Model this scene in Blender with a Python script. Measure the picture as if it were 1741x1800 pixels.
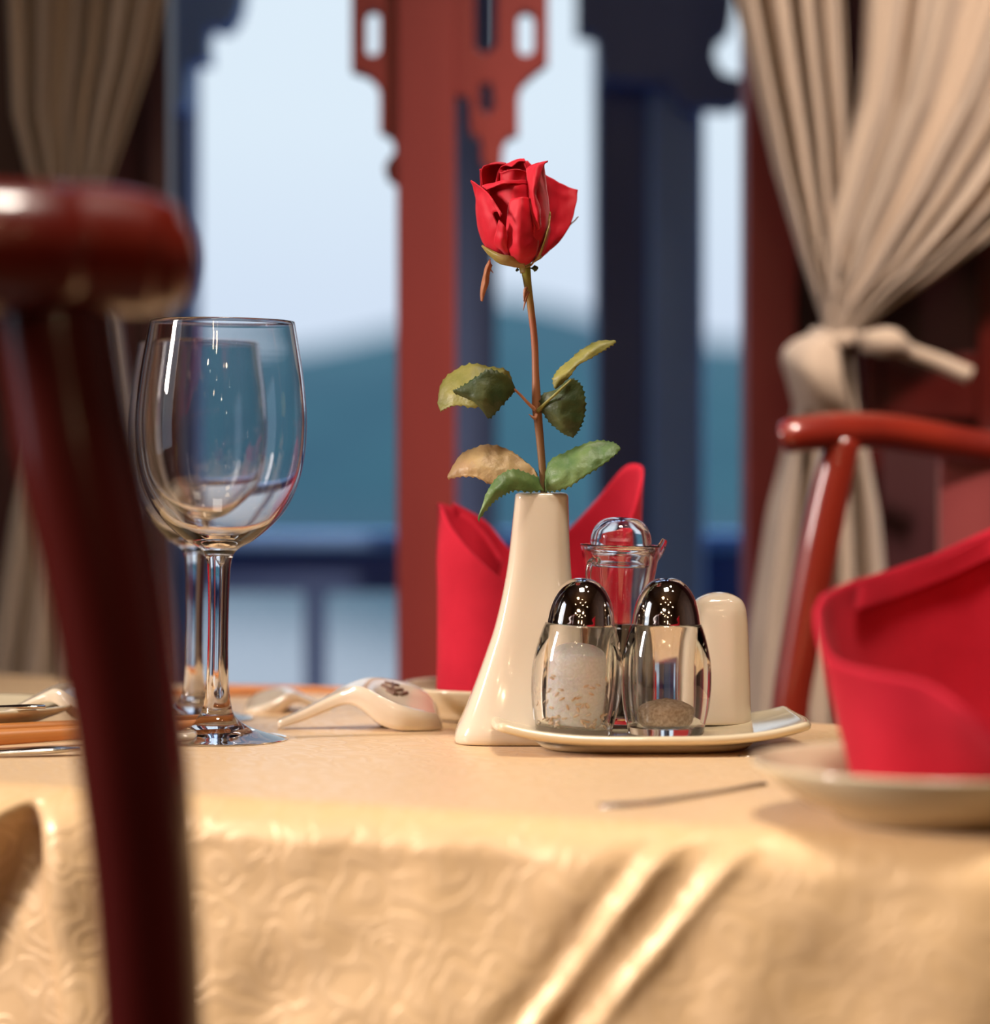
import bpy, bmesh, math, random
from mathutils import Vector, Matrix, noise
random.seed(4)
S = bpy.context.scene
for o in list(bpy.data.objects): bpy.data.objects.remove(o)
PI = math.pi
# ------------------------------------------------------------------ camera
F = 4900.0; HY = 812.0; CX = 870.5; CZ = 0.898; TZ = 0.75      # focal length in pixels, horizon row, eye and table height
cd = bpy.data.cameras.new('camera'); cam = bpy.data.objects.new('camera', cd); S.collection.objects.link(cam)
cd.sensor_fit = 'HORIZONTAL'; cd.sensor_width = 36; cd.lens = F/1741*36; cd.shift_y = -(900-HY)/1741
cam.location = (0, 0, CZ); cam.rotation_euler = (PI/2, 0, 0); cd.clip_start = 0.05; cd.clip_end = 3000
cd.dof.use_dof = True; cd.dof.focus_distance = 1.455; cd.dof.aperture_fstop = cd.lens/27.0
S.camera = cam
# ------------------------------------------------------------------ view, world, lights
S.view_settings.view_transform = 'Standard'; S.view_settings.look = 'None'
S.view_settings.exposure = 0.0; S.view_settings.gamma = 1.0; S.view_settings.use_curve_mapping = False
S.cycles.max_bounces = 14; S.cycles.transmission_bounces = 14; S.cycles.glossy_bounces = 6; S.cycles.diffuse_bounces = 4
S.cycles.sample_clamp_indirect = 6.0
W = bpy.data.worlds.new('world'); S.world = W; W.use_nodes = True
nt = W.node_tree; nt.nodes.clear()
tc = nt.nodes.new('ShaderNodeTexCoord'); sx = nt.nodes.new('ShaderNodeSeparateXYZ'); rp = nt.nodes.new('ShaderNodeValToRGB')
bg = nt.nodes.new('ShaderNodeBackground'); wo = nt.nodes.new('ShaderNodeOutputWorld')
nt.links.new(tc.outputs['Generated'], sx.inputs[0]); nt.links.new(sx.outputs['Z'], rp.inputs[0])
nt.links.new(rp.outputs[0], bg.inputs[0]); nt.links.new(bg.outputs[0], wo.inputs[0])
e = rp.color_ramp.elements
e[0].position = 0.0; e[0].color = (.62, .72, .90, 1); e[1].position = 1; e[1].color = (.75, 1.1, 1.9, 1)
for p, c in ((.06, (.66, .77, .92, 1)), (.12, (.72, .84, .95, 1)), (.22, (.74, .86, .96, 1))):
    q = e.new(p); q.color = c
bg.inputs[1].default_value = 1.0

def area(name, loc, target, sx_, sy_, energy, col, spread=180):
    l = bpy.data.lights.new(name, 'AREA'); l.shape = 'RECTANGLE'; l.size = sx_; l.size_y = sy_; l.energy = energy; l.color = col
    l.spread = math.radians(spread)
    o = bpy.data.objects.new(name, l); S.collection.objects.link(o); o.location = loc
    o.rotation_euler = (Vector(target)-Vector(loc)).to_track_quat('-Z', 'Y').to_euler(); return o
def spot(name, loc, target, energy, col, ang, blend=.6, r=.03):
    l = bpy.data.lights.new(name, 'SPOT'); l.energy = energy; l.color = col; l.spot_size = math.radians(ang); l.spot_blend = blend
    l.shadow_soft_size = r
    o = bpy.data.objects.new(name, l); S.collection.objects.link(o); o.location = loc
    o.rotation_euler = (Vector(target)-Vector(loc)).to_track_quat('-Z', 'Y').to_euler(); return o
# daylight from the side window on the left, behind the viewer's shoulder
area('side_window_light', (-3.2, .72, 2.05), (0.0, 1.4, .8), .4, 1.0, 112, (1.0, .87, .80), 150)
# square ceiling panel lamp above the near edge of the table
area('ceiling_panel_light', (.05, .85, 2.75), (.02, 1.1, .75), .4, .4, 6.0, (1, .90, .78), 70)
# ceiling downlights of the dining room, plus an added spot for the right curtain
spot('table_downlight', (-.35, .15, 2.35), (.05, 1.35, .78), 3, (1, .74, .46), 50, .8, .10)
spot('curtain_fill_spot', (.75, .9, 2.5), (.36, 2.05, .95), 270, (1, .82, .70), 40, .9, .08)  # added fill spot that brightens the right curtain, no known fixture
spot('chair_downlight', (.5, 1.35, 2.6), (.42, 1.9, .9), 12, (1, .80, .60), 60, .9, .06)
bulbs = [(-.9, -.6, 2.3), (-.5, -.9, 2.0), (-.15, -.6, 2.4), (.25, -.7, 2.15), (.6, -.5, 2.4), (1.0, -.8, 2.1), (-.7, -1.5, 1.9),
         (-.2, -1.6, 1.8), (.3, -1.4, 1.95), (.8, -1.6, 1.75), (-.35, -1.2, 1.55), (.15, -1.3, 1.5), (.45, -1.2, 1.25), (.1, -.2, 2.5), (-.5, .1, 2.5)]
for b in bulbs+[(-.6, -.3, 1.6), (-.22, -.5, 1.75), (.28, -.4, 1.6), (-.45, -.8, 1.9)]:
    l = bpy.data.lights.new('chandelier_bulb', 'POINT'); l.energy = 1.0 if b in bulbs else 3.4; l.color = (1, .68, .40); l.shadow_soft_size = .016
    o = bpy.data.objects.new('chandelier_bulb', l); S.collection.objects.link(o); o.location = b

# ------------------------------------------------------------------ helpers
def P(px, py, Y): return Vector(((px-CX)/F*Y, Y, CZ+(HY-py)/F*Y))
def tag(o, label=None, cat=None, group=None, kind=None):
    if label: o['label'] = label
    if cat: o['category'] = cat
    if group: o['group'] = group
    if kind: o['kind'] = kind
    return o
def empty(name, loc, label=None, cat=None, group=None, rot=(0, 0, 0)):
    o = bpy.data.objects.new(name, None); S.collection.objects.link(o); o.location = loc; o.rotation_euler = rot
    o.empty_display_size = .02
    return tag(o, label, cat, group)
def ob(name, verts, faces, mat, parent=None, local=False, smooth=True, thick=0, sub=0, bevel=0, origin=None, uvs=None, off=0):
    """one mesh object; verts in world space unless local=True"""
    base = Vector((0, 0, 0))
    if parent is not None and not local:
        p = parent
        while p is not None: base += Vector(p.location); p = p.parent
    loc = Vector((0, 0, 0))
    if parent is None and not local:
        if origin is None:
            xs = [v[0] for v in verts]; ys = [v[1] for v in verts]; zs = [v[2] for v in verts]
            origin = ((min(xs)+max(xs))/2, (min(ys)+max(ys))/2, min(zs))
        loc = Vector(origin); base = loc
    me = bpy.data.meshes.new(name)
    me.from_pydata([tuple(Vector(v)-base) for v in verts], [], faces)
    if uvs is not None:
        uv = me.uv_layers.new(name='UVMap')
        for li, lp in enumerate(me.loops): uv.data[li].uv = uvs[lp.vertex_index]
    bm = bmesh.new(); bm.from_mesh(me)
    if uvs is None: bmesh.ops.remove_doubles(bm, verts=bm.verts, dist=1e-6)
    bmesh.ops.recalc_face_normals(bm, faces=bm.faces); bm.to_mesh(me); bm.free()
    if smooth: me.polygons.foreach_set('use_smooth', [True]*len(me.polygons))
    me.materials.append(mat)
    o = bpy.data.objects.new(name, me); S.collection.objects.link(o); o.location = loc
    if parent is not None: o.parent = parent
    if thick:
        m = o.modifiers.new('solid', 'SOLIDIFY'); m.thickness = thick; m.offset = off
    if bevel:
        m = o.modifiers.new('bevel', 'BEVEL'); m.width = bevel; m.segments = 3; m.limit_method = 'ANGLE'
        if smooth:
            m2 = o.modifiers.new('wn', 'WEIGHTED_NORMAL')
    if sub:
        m = o.modifiers.new('sub', 'SUBSURF'); m.levels = sub; m.render_levels = sub
    return o
def box(x0, x1, y0, y1, z0, z1):
    v = [(x, y, z) for x in (x0, x1) for y in (y0, y1) for z in (z0, z1)]
    f = [(0, 1, 3, 2), (4, 6, 7, 5), (0, 4, 5, 1), (2, 3, 7, 6), (0, 2, 6, 4), (1, 5, 7, 3)]
    return v, f
def boxes(bs):
    V, Fc = [], []
    for b in bs:
        v, f = box(*b); n = len(V); V += v; Fc += [tuple(i+n for i in q) for q in f]
    return V, Fc
def lathe(prof, n=72, c=(0, 0, 0)):
    V, Fc = [], []
    for r, z in prof:
        for k in range(n):
            a = 2*PI*k/n; V.append((c[0]+r*math.cos(a), c[1]+r*math.sin(a), c[2]+z))
    for i in range(len(prof)-1):
        for k in range(n):
            k2 = (k+1) % n; Fc.append((i*n+k, i*n+k2, (i+1)*n+k2, (i+1)*n+k))
    if prof[0][0] > 1e-5 and prof[0] != prof[-1]: Fc.append(tuple(range(n)))
    if prof[-1][0] > 1e-5 and prof[0] != prof[-1]: Fc.append(tuple((len(prof)-1)*n+k for k in range(n)))
    return V, Fc
def cr(pts, m):
    """Catmull-Rom through points (tuples or Vectors), m samples per span"""
    p = [Vector(q) for q in pts]; n = len(p); out = []
    for i in range(n-1):
        p1, p2 = p[i], p[i+1]
        p0 = p[i-1] if i > 0 else p1*2-p2
        p3 = p[i+2] if i+2 < n else p2*2-p1
        for k in range(m):
            t = k/m
            out.append(.5*((2*p1)+(p2-p0)*t+(2*p0-5*p1+4*p2-p3)*t*t+(3*p1-p0-3*p2+p3)*t**3))
    out.append(p[-1]); return out
def smooth_prof(pts, m=6): return [(max(0, q[0]), q[1]) for q in cr([(r, z, 0) for r, z in pts], m)]
def grid(R):
    nr, ncl = len(R), len(R[0]); V = [v for r in R for v in r]
    return V, [(i*ncl+j, i*ncl+j+1, (i+1)*ncl+j+1, (i+1)*ncl+j) for i in range(nr-1) for j in range(ncl-1)]
def patch(rows, mu=6, mv=6, px=True):
    """rows of control points -> smooth surface grid"""
    R = [[P(*q) if px else Vector(q) for q in r] for r in rows]
    H = [cr(r, mu) for r in R]
    cols = [cr([H[i][j] for i in range(len(H))], mv) for j in range(len(H[0]))]
    return [[cols[j][i] for j in range(len(cols))] for i in range(len(cols[0]))]
def tube(pts, rad, n=14, m=6, closed_caps=True, flat=1.0, up=None):
    path = cr([tuple(p)for p in pts], m); rr = [q[0] for q in cr([(r, 0, 0) for r in rad], m)]
    V, Fc = [], []; N = len(path)
    ref = Vector(up) if up else None
    for i, p in enumerate(path):
        t = (path[min(i+1, N-1)]-path[max(i-1, 0)]).normalized()
        if ref is None:
            ref = Vector((0, 0, 1)) if abs(t.z) < .9 else Vector((0, 1, 0))
        a = t.cross(ref).normalized(); b = a.cross(t).normalized()
        if not up: ref = b
        for k in range(n):
            g = 2*PI*k/n; V.append(p+a*math.cos(g)*rr[i]+b*math.sin(g)*rr[i]*flat)
    for i in range(N-1):
        for k in range(n):
            k2 = (k+1) % n; Fc.append((i*n+k, i*n+k2, (i+1)*n+k2, (i+1)*n+k))
    if closed_caps:
        Fc.append(tuple(range(n))); Fc.append(tuple((N-1)*n+k for k in range(n)))
    return V, Fc
def join(*ms):
    V, Fc = [], []
    for v, f in ms:
        n = len(V); V += list(v); Fc += [tuple(i+n for i in q) for q in f]
    return V, Fc
def plate2d(name, outlines, Y, depth, mat, parent=None, bev=.0015):
    """carved board: outlines in picture coordinates at distance Y become a board of real thickness (holes allowed)"""
    cu = bpy.data.curves.new(name, 'CURVE'); cu.dimensions = '2D'; cu.fill_mode = 'BOTH'; cu.extrude = depth/2; cu.bevel_depth = bev
    for ol in outlines:
        w = [P(x, y, Y) for x, y in ol]
        sp = cu.splines.new('POLY'); sp.points.add(len(w)-1); sp.use_cyclic_u = True
        for i, q in enumerate(w): sp.points[i].co = (q.x, q.z, 0, 1)
    t = bpy.data.objects.new('tmp', cu); S.collection.objects.link(t)
    dg = bpy.context.evaluated_depsgraph_get(); me = bpy.data.meshes.new_from_object(t.evaluated_get(dg))
    V = [(v.co.x, Y-v.co.z, v.co.y) for v in me.vertices]; Fc = [tuple(p.vertices) for p in me.polygons]
    bpy.data.objects.remove(t); bpy.data.meshes.remove(me)
    return ob(name, V, Fc, mat, parent, smooth=False)
def capsule(x0, x1, y0, y1, n=8):
    r = (x1-x0)/2; cx = (x0+x1)/2; o = []
    for k in range(n+1): a = PI+PI*k/n; o.append((cx+r*math.cos(a), y0+r+r*math.sin(a)))
    for k in range(n+1): a = PI*k/n; o.append((cx+r*math.cos(a), y1-r+r*math.sin(a)))
    return o

# ------------------------------------------------------------------ materials
def mat(name, col, rough=.5, **kw):
    m = bpy.data.materials.new(name); m.use_nodes = True; b = m.node_tree.nodes['Principled BSDF']
    b.inputs['Base Color'].default_value = (*col, 1); b.inputs['Roughness'].default_value = rough
    for k, v in kw.items():
        b.inputs[k.replace('_', ' ')].default_value = v
    return m
def N(m, t, **kw):
    n = m.node_tree.nodes.new(t)
    for k, v in kw.items():
        if k in n.inputs: n.inputs[k].default_value = v
        else: setattr(n, k, v)
    return n
def L(m, a, b): m.node_tree.links.new(a, b)
def vary(m, c1, c2, scale=8, stretch=(1, 1, 1), detail=4, bump=0, coord='Object', rough=None, pos=(.35, .65)):
    b = m.node_tree.nodes['Principled BSDF']
    t = N(m, 'ShaderNodeTexCoord'); mp = N(m, 'ShaderNodeMapping'); mp.inputs['Scale'].default_value = stretch
    n = N(m, 'ShaderNodeTexNoise'); n.inputs['Scale'].default_value = scale; n.inputs['Detail'].default_value = detail
    r = N(m, 'ShaderNodeValToRGB'); r.color_ramp.elements[0].color = (*c1, 1); r.color_ramp.elements[1].color = (*c2, 1)
    r.color_ramp.elements[0].position = pos[0]; r.color_ramp.elements[1].position = pos[1]
    L(m, t.outputs[coord], mp.inputs[0]); L(m, mp.outputs[0], n.inputs['Vector']); L(m, n.outputs[0], r.inputs[0]); L(m, r.outputs[0], b.inputs['Base Color'])
    if bump:
        bp = N(m, 'ShaderNodeBump'); bp.inputs['Strength'].default_value = bump; bp.inputs['Distance'].default_value = .002
        L(m, n.outputs[0], bp.inputs['Height']); L(m, bp.outputs[0], b.inputs['Normal'])
    return m
M = {}
M['lacquer'] = vary(mat('red_lacquer_wood', (.2, .02, .01), .3, Coat_Weight=.7, Coat_Roughness=.02, Coat_IOR=1.6), (.11, .007, .004), (.19, .015, .006), 14, (1, 1, .1))
M['darklacquer'] = vary(mat('dark_lacquer_wood', (.1, .01, .01), .22, Coat_Weight=.5, Coat_Roughness=.12), (.05, .005, .005), (.085, .009, .006), 12, (1, 1, .1))
M['redpaint'] = vary(mat('red_painted_post', (.25, .03, .03), .5), (.165, .016, .016), (.23, .025, .020), 9, (1, 1, .15))
M['maroon'] = vary(mat('maroon_shutter', (.09, .012, .012), .45), (.035, .007, .010), (.06, .011, .014), 6, (1, 1, .2))
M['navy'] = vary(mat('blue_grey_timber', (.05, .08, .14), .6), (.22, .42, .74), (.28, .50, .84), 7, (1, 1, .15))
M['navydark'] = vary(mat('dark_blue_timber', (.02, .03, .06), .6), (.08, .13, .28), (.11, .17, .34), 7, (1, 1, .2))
M['wall'] = vary(mat('dark_wall', (.06, .03, .02), .6), (.05, .024, .016), (.08, .04, .025), 3)
M['floor'] = vary(mat('dark_floorboards', (.08, .04, .025), .35), (.05, .025, .015), (.10, .05, .03), 5, (1, .1, 1))
M['ceiling'] = vary(mat('ceiling_wood', (.12, .07, .04), .6), (.09, .05, .03), (.14, .08, .05), 4)
M['ceramic'] = vary(mat('cream_porcelain', (.80, .72, .60), .12, Coat_Weight=.3, Subsurface_Weight=.05), (.67, .56, .43), (.70, .59, .46), 5)
M['plate'] = vary(mat('ivory_glazed_plate', (.78, .71, .55), .12, Coat_Weight=.3), (.66, .56, .38), (.70, .60, .42), 5)
M['glass'] = mat('clear_glass', (1, 1, 1), 0.0, Transmission_Weight=1.0, IOR=1.48)
M['acrylic'] = mat('clear_acrylic', (.985, .98, .97), 0.0, Transmission_Weight=1.0, IOR=1.46)
M['chrome'] = mat('polished_chrome', (.86, .82, .80), .045, Metallic=1.0)
M['steel'] = mat('cutlery_steel', (.75, .73, .70), .16, Metallic=1.0)
M['soy'] = mat('dark_soy_sauce', (.012, .006, .005), .1)
M['salt'] = vary(mat('salt', (.85, .83, .80), .8, Subsurface_Weight=.2), (.80, .77, .74), (.92, .90, .88), 900, bump=.4)
M['pepper'] = vary(mat('ground_pepper', (.4, .28, .18), .8), (.26, .16, .09), (.55, .42, .30), 700, bump=.4)
M['rice'] = vary(mat('toasted_rice_grains', (.7, .5, .3), .6), (.66, .40, .20), (.82, .70, .54), 300)
M['hole'] = mat('dark_hole', (.01, .008, .008), .6)
M['chop'] = vary(mat('chopstick_wood', (.55, .2, .05), .4), (.50, .17, .04), (.64, .26, .07), 12, (.2, 1, 1))
M['stamp'] = mat('brown_stamp', (.16, .08, .05), .5)
M['stem'] = mat('rose_stem', (.2, .1, .05), .4)
m = M['stem']; b = m.node_tree.nodes['Principled BSDF']; t = N(m, 'ShaderNodeTexCoord'); s = N(m, 'ShaderNodeSeparateXYZ'); r = N(m, 'ShaderNodeValToRGB')
L(m, t.outputs['Generated'], s.inputs[0]); L(m, s.outputs['Z'], r.inputs[0]); L(m, r.outputs[0], b.inputs['Base Color'])
r.color_ramp.elements[0].color = (.20, .09, .04, 1); r.color_ramp.elements[1].color = (.30, .30, .05, 1); r.color_ramp.elements[1].position = .98
q = r.color_ramp.elements.new(.80); q.color = (.36, .12, .06, 1); q = r.color_ramp.elements.new(.2); q.color = (.16, .10, .04, 1)
def leafmat(name, c1, c2):
    m = vary(mat(name, c1, .5, Subsurface_Weight=.1), c1, c2, 90, bump=.9, detail=6)
    m.node_tree.nodes['Principled BSDF'].inputs['Subsurface Radius'].default_value = (.01, .01, .003)
    return m
M['leafdark'] = leafmat('dark_leaf', (.022, .045, .010), (.06, .075, .018))
M['leaf'] = leafmat('green_leaf', (.06, .13, .03), (.13, .20, .06))
M['leafolive'] = leafmat('olive_leaf', (.17, .17, .03), (.27, .24, .06))
M['leaftan'] = leafmat('tan_leaf', (.36, .22, .10), (.46, .32, .14))
M['sepal'] = leafmat('sepal', (.28, .22, .05), (.40, .24, .10))
M['sepaldry'] = leafmat('dry_sepal', (.34, .12, .06), (.45, .20, .10))
m = M['petal'] = vary(mat('rose_petal', (.75, .01, .03), .62, Sheen_Weight=.16, Sheen_Roughness=.35, Specular_IOR_Level=.35, Subsurface_Weight=.1), (.50, .003, .016), (.60, .007, .025), 60, (1, 1, .2), bump=.12)
m.node_tree.nodes['Principled BSDF'].inputs['Sheen Tint'].default_value = (1, .55, .6, 1)
m.node_tree.nodes['Principled BSDF'].inputs['Subsurface Radius'].default_value = (.01, .002, .002)
m = M['napkin'] = vary(mat('red_napkin_cloth', (.5, .01, .03), .85, Sheen_Weight=.07, Specular_IOR_Level=.25), (.42, .004, .020), (.50, .008, .028), 30)
m.node_tree.nodes['Principled BSDF'].inputs['Sheen Tint'].default_value = (1, .4, .45, 1)
b = m.node_tree.nodes['Principled BSDF']; n = N(m, 'ShaderNodeTexNoise'); n.inputs['Scale'].default_value = 1600; bp = N(m, 'ShaderNodeBump')
bp.inputs['Strength'].default_value = .35; bp.inputs['Distance'].default_value = .0005; t = N(m, 'ShaderNodeTexCoord')
L(m, t.outputs['Object'], n.inputs['Vector']); L(m, n.outputs[0], bp.inputs['Height']); L(m, bp.outputs[0], b.inputs['Normal'])
# sheer curtain: woven cream gauze with a little light coming through
m = M['curtain'] = vary(mat('cream_gauze', (.62, .50, .38), .85, Sheen_Weight=.2), (.45, .355, .27), (.54, .43, .33), 5, (1, 1, .3))
nt = m.node_tree; b = nt.nodes['Principled BSDF']; tr = N(m, 'ShaderNodeBsdfTranslucent'); tr.inputs[0].default_value = (.55, .46, .40, 1)
mx = N(m, 'ShaderNodeMixShader'); mx.inputs[0].default_value = .18; out = nt.nodes['Material Output']
L(m, b.outputs[0], mx.inputs[1]); L(m, tr.outputs[0], mx.inputs[2]); L(m, mx.outputs[0], out.inputs[0])
# damask tablecloth: curling swirls woven in relief
m = M['cloth'] = mat('gold_damask', (.70, .50, .27), .5, Sheen_Weight=.15, Sheen_Roughness=.35, Metallic=.12)
b = m.node_tree.nodes['Principled BSDF']
uv = N(m, 'ShaderNodeUVMap'); nz = N(m, 'ShaderNodeTexNoise'); nz.inputs['Scale'].default_value = 42; nz.inputs['Detail'].default_value = 1
vm = N(m, 'ShaderNodeVectorMath', operation='MULTIPLY_ADD'); vm.inputs[1].default_value = (.030, .022, 0)
L(m, uv.outputs[0], nz.inputs['Vector']); L(m, nz.outputs['Color'], vm.inputs[0]); L(m, uv.outputs[0], vm.inputs[2])
vo = N(m, 'ShaderNodeTexVoronoi'); vo.inputs['Scale'].default_value = 46; L(m, vm.outputs[0], vo.inputs['Vector'])
mu = N(m, 'ShaderNodeMath', operation='MULTIPLY'); mu.inputs[1].default_value = 21; L(m, vo.outputs['Distance'], mu.inputs[0])
sn = N(m, 'ShaderNodeMath', operation='SINE'); L(m, mu.outputs[0], sn.inputs[0])
mr = N(m, 'ShaderNodeMapRange'); mr.interpolation_type = 'SMOOTHSTEP'; mr.inputs[1].default_value = -.5; mr.inputs[2].default_value = .6; L(m, sn.outputs[0], mr.inputs[0])
fn = N(m, 'ShaderNodeTexNoise'); fn.inputs['Scale'].default_value = 900; L(m, uv.outputs[0], fn.inputs['Vector'])
ad = N(m, 'ShaderNodeMath', operation='MULTIPLY_ADD'); ad.inputs[1].default_value = .25; L(m, fn.outputs[0], ad.inputs[0]); L(m, mr.outputs[0], ad.inputs[2])
bp = N(m, 'ShaderNodeBump'); bp.inputs['Strength'].default_value = .26; bp.inputs['Distance'].default_value = .0009
L(m, ad.outputs[0], bp.inputs['Height']); L(m, bp.outputs[0], b.inputs['Normal'])
cr2 = N(m, 'ShaderNodeValToRGB'); cr2.color_ramp.elements[0].color = (.71, .475, .24, 1); cr2.color_ramp.elements[1].color = (.76, .52, .28, 1)
L(m, mr.outputs[0], cr2.inputs[0]); L(m, cr2.outputs[0], b.inputs['Base Color'])
rr = N(m, 'ShaderNodeMapRange'); rr.inputs[3].default_value = .50; rr.inputs[4].default_value = .38; L(m, mr.outputs[0], rr.inputs[0]); L(m, rr.outputs[0], b.inputs['Roughness'])
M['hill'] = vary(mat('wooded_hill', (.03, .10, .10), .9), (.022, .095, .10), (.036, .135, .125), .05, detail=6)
m = M['water'] = mat('lake_water', (.02, .05, .08), .08)
b = m.node_tree.nodes['Principled BSDF']; t = N(m, 'ShaderNodeTexCoord'); n = N(m, 'ShaderNodeTexNoise'); n.inputs['Scale'].default_value = 1.5; n.inputs['Detail'].default_value = 3
bp = N(m, 'ShaderNodeBump'); bp.inputs['Strength'].default_value = .12; bp.inputs['Distance'].default_value = .05
L(m, t.outputs['Object'], n.inputs['Vector']); L(m, n.outputs[0], bp.inputs['Height']); L(m, bp.outputs[0], b.inputs['Normal'])

# ------------------------------------------------------------------ setting
def struct(name, V, Fc, mt, **kw): return tag(ob(name, V, Fc, mt, smooth=False, **kw), kind='structure')
WY = 2.15
struct('floor', *box(-2.2, 2.2, -2.4, WY+.1, -.1, 0), M['floor'])
struct('ceiling', *box(-2.2, 2.2, -2.4, WY+.1, 2.9, 3.0), M['ceiling'])
struct('wall_back', *box(-2.2, 2.2, -2.5, -2.4, 0, 2.9), M['wall'])
struct('wall_right', *box(2.1, 2.2, -2.4, WY, 0, 2.9), M['wall'])
struct('wall_left', *boxes([(-2.2, -2.1, -2.4, .45, 0, 2.9), (-2.2, -2.1, 1.1, WY, 0, 2.9), (-2.2, -2.1, .45, 1.1, 0, .6), (-2.2, -2.1, .45, 1.1, 2.2, 2.9)]), M['wall'])
# front wall with the open window: low wall, lintel and solid ends
x_l = P(262, 0, WY).x; x_r = P(1404, 0, WY).x
struct('wall_front', *boxes([(-2.2, x_l, WY, WY+.06, 0, 2.9), (x_r, 2.2, WY, WY+.06, 0, 2.9), (x_l, x_r, WY, WY+.06, 0, .62), (x_l, x_r, WY, WY+.06, 1.9, 2.9)]), M['maroon'])
struct('trim_1', *box(P(700, 0, WY).x, P(802, 0, WY).x, WY-.035, WY+.02, .62, 1.9), M['redpaint'], bevel=.002)
struct('trim_2', *box(P(1312, 0, WY).x, P(1400, 0, WY).x, WY-.01, WY+.05, .62, 1.9), M['redpaint'], bevel=.002)
struct('trim_3', *box(P(262, 0, WY).x, P(300, 0, WY).x, WY-.02, WY+.03, .62, 1.9), M['maroon'], bevel=.002)
struct('trim_4', *box(x_l, x_r, WY-.06, WY+.08, .60, .635), M['redpaint'], bevel=.002)
# maroon shutter panel at the right with a raised frame
sh = empty('window_shutter', P(1640, 0, WY).xy.to_3d()+Vector((0, -.03, .62)), 'dark maroon wooden shutter behind the tied cream curtain on the right', 'shutter')
ob('panel', *box(P(1505, 0, WY).x, .62, WY-.035, WY-.02, .63, 1.9), M['maroon'], sh, smooth=False)
for a, b_, c_, d_ in ((1505, 1535, .63, 1.9), (1700, 1735, .63, 1.9)):
    ob('stile', *box(P(a, 0, WY).x, P(b_, 0, WY).x, WY-.05, WY-.035, c_, d_), M['darklacquer'], sh, smooth=False, bevel=.002)
for z in (.63, .93, 1.24, 1.84):
    ob('rail', *box(P(1535, 0, WY).x, P(1700, 0, WY).x, WY-.048, WY-.035, z, z+.05), M['darklacquer'], sh, smooth=False, bevel=.002)
# carved red brackets on the window post
o = plate2d('carved_bracket', [[(706, -80), (622, -80), (622, 125), (650, 134), (666, 150), (672, 168), (672, 232), (688, 240), (697, 255), (698, 272), (688, 283), (680, 298), (685, 315), (704, 328), (706, 330)],
    capsule(641, 672, 18, 104)], WY-.01, .02, M['redpaint'])
tag(o, 'carved red bracket with a slot on the left side of the red window post', 'bracket')
o = plate2d('carved_bracket', [[(800, -80), (960, -80), (960, 113), (935, 132), (914, 152), (908, 170), (908, 237), (890, 243), (882, 258), (880, 288), (866, 300), (850, 288), (848, 245), (830, 236), (828, 175), (800, 165)],
    capsule(907, 942, 20, 104), [(832, -40), (876, -40), (876, 85), (855, 104), (832, 90)], [(840, 150), (868, 146), (872, 195), (856, 208), (842, 198)]], WY-.01, .02, M['redpaint'])
tag(o, 'carved red bracket with openings on the right side of the red window post', 'bracket')

# ------------------------------------------------------------------ outside: veranda, lake, hills
OY = 2.62
def pillar(x0, x1, Y, d, mt, label, z1=3.4):
    v, f = box(P(x0, 0, Y).x, P(x1, 0, Y).x, Y, Y+d, -.6, z1)
    return tag(ob('veranda_column', v, f, mt, smooth=False, bevel=.006), label, 'column')
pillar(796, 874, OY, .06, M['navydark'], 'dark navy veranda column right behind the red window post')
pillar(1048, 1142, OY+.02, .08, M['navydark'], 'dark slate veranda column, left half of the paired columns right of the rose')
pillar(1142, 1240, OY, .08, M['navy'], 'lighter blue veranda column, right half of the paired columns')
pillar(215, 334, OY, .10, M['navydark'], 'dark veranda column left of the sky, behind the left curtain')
o = plate2d('eaves_bracket', [[(1016, -120), (1016, 60), (1050, 66), (1056, 140), (1140, 150), (1175, 150), (1190, 178), (1215, 196), (1245, 190), (1285, 192), (1312, 178), (1312, 146), (1290, 144), (1263, 136), (1250, 106), (1257, 74), (1278, 60), (1284, 20), (1284, -120)]], OY-.03, .05, M['navydark'])
tag(o, 'dark blue carved bracket with curling end atop the paired columns', 'bracket')
o = plate2d('eaves_bracket', [[(290, -120), (430, -120), (428, 0), (420, 30), (404, 52), (388, 54), (374, 46), (366, 66), (369, 110), (345, 112), (334, 125), (332, 190), (290, 190)]], OY-.03, .05, M['navy'])
tag(o, 'small blue carved bracket on the dark column at the upper left', 'bracket')
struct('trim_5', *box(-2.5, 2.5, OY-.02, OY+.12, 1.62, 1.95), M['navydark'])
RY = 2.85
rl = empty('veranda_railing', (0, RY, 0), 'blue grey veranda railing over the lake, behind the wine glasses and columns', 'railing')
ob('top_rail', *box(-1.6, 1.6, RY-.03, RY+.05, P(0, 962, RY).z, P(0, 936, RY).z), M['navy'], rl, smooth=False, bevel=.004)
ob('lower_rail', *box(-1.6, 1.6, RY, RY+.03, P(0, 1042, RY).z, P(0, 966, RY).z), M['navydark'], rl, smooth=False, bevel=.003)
for px in (-100, 225, 553, 880, 1105, 1390):
    x = P(px, 0, RY).x; ob('post', *box(x-.0105, x+.0105, RY, RY+.03, 0, P(0, 1040, RY).z), M['navydark'], rl, smooth=False)
ob('side_panel', *box(P(1085, 0, RY).x, P(1320, 0, RY).x, RY+.005, RY+.02, 0, P(0, 1040, RY).z), M['navydark'], rl, smooth=False)
struct('ground', *box(-4, 4, WY+.1, 3.3, -.3, -.02), M['navydark'])
struct('lake', [(-900, 3.3, -3), (900, 3.3, -3), (900, 700, -3), (-900, 700, -3)], [(0, 1, 2, 3)], M['water'])
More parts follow.
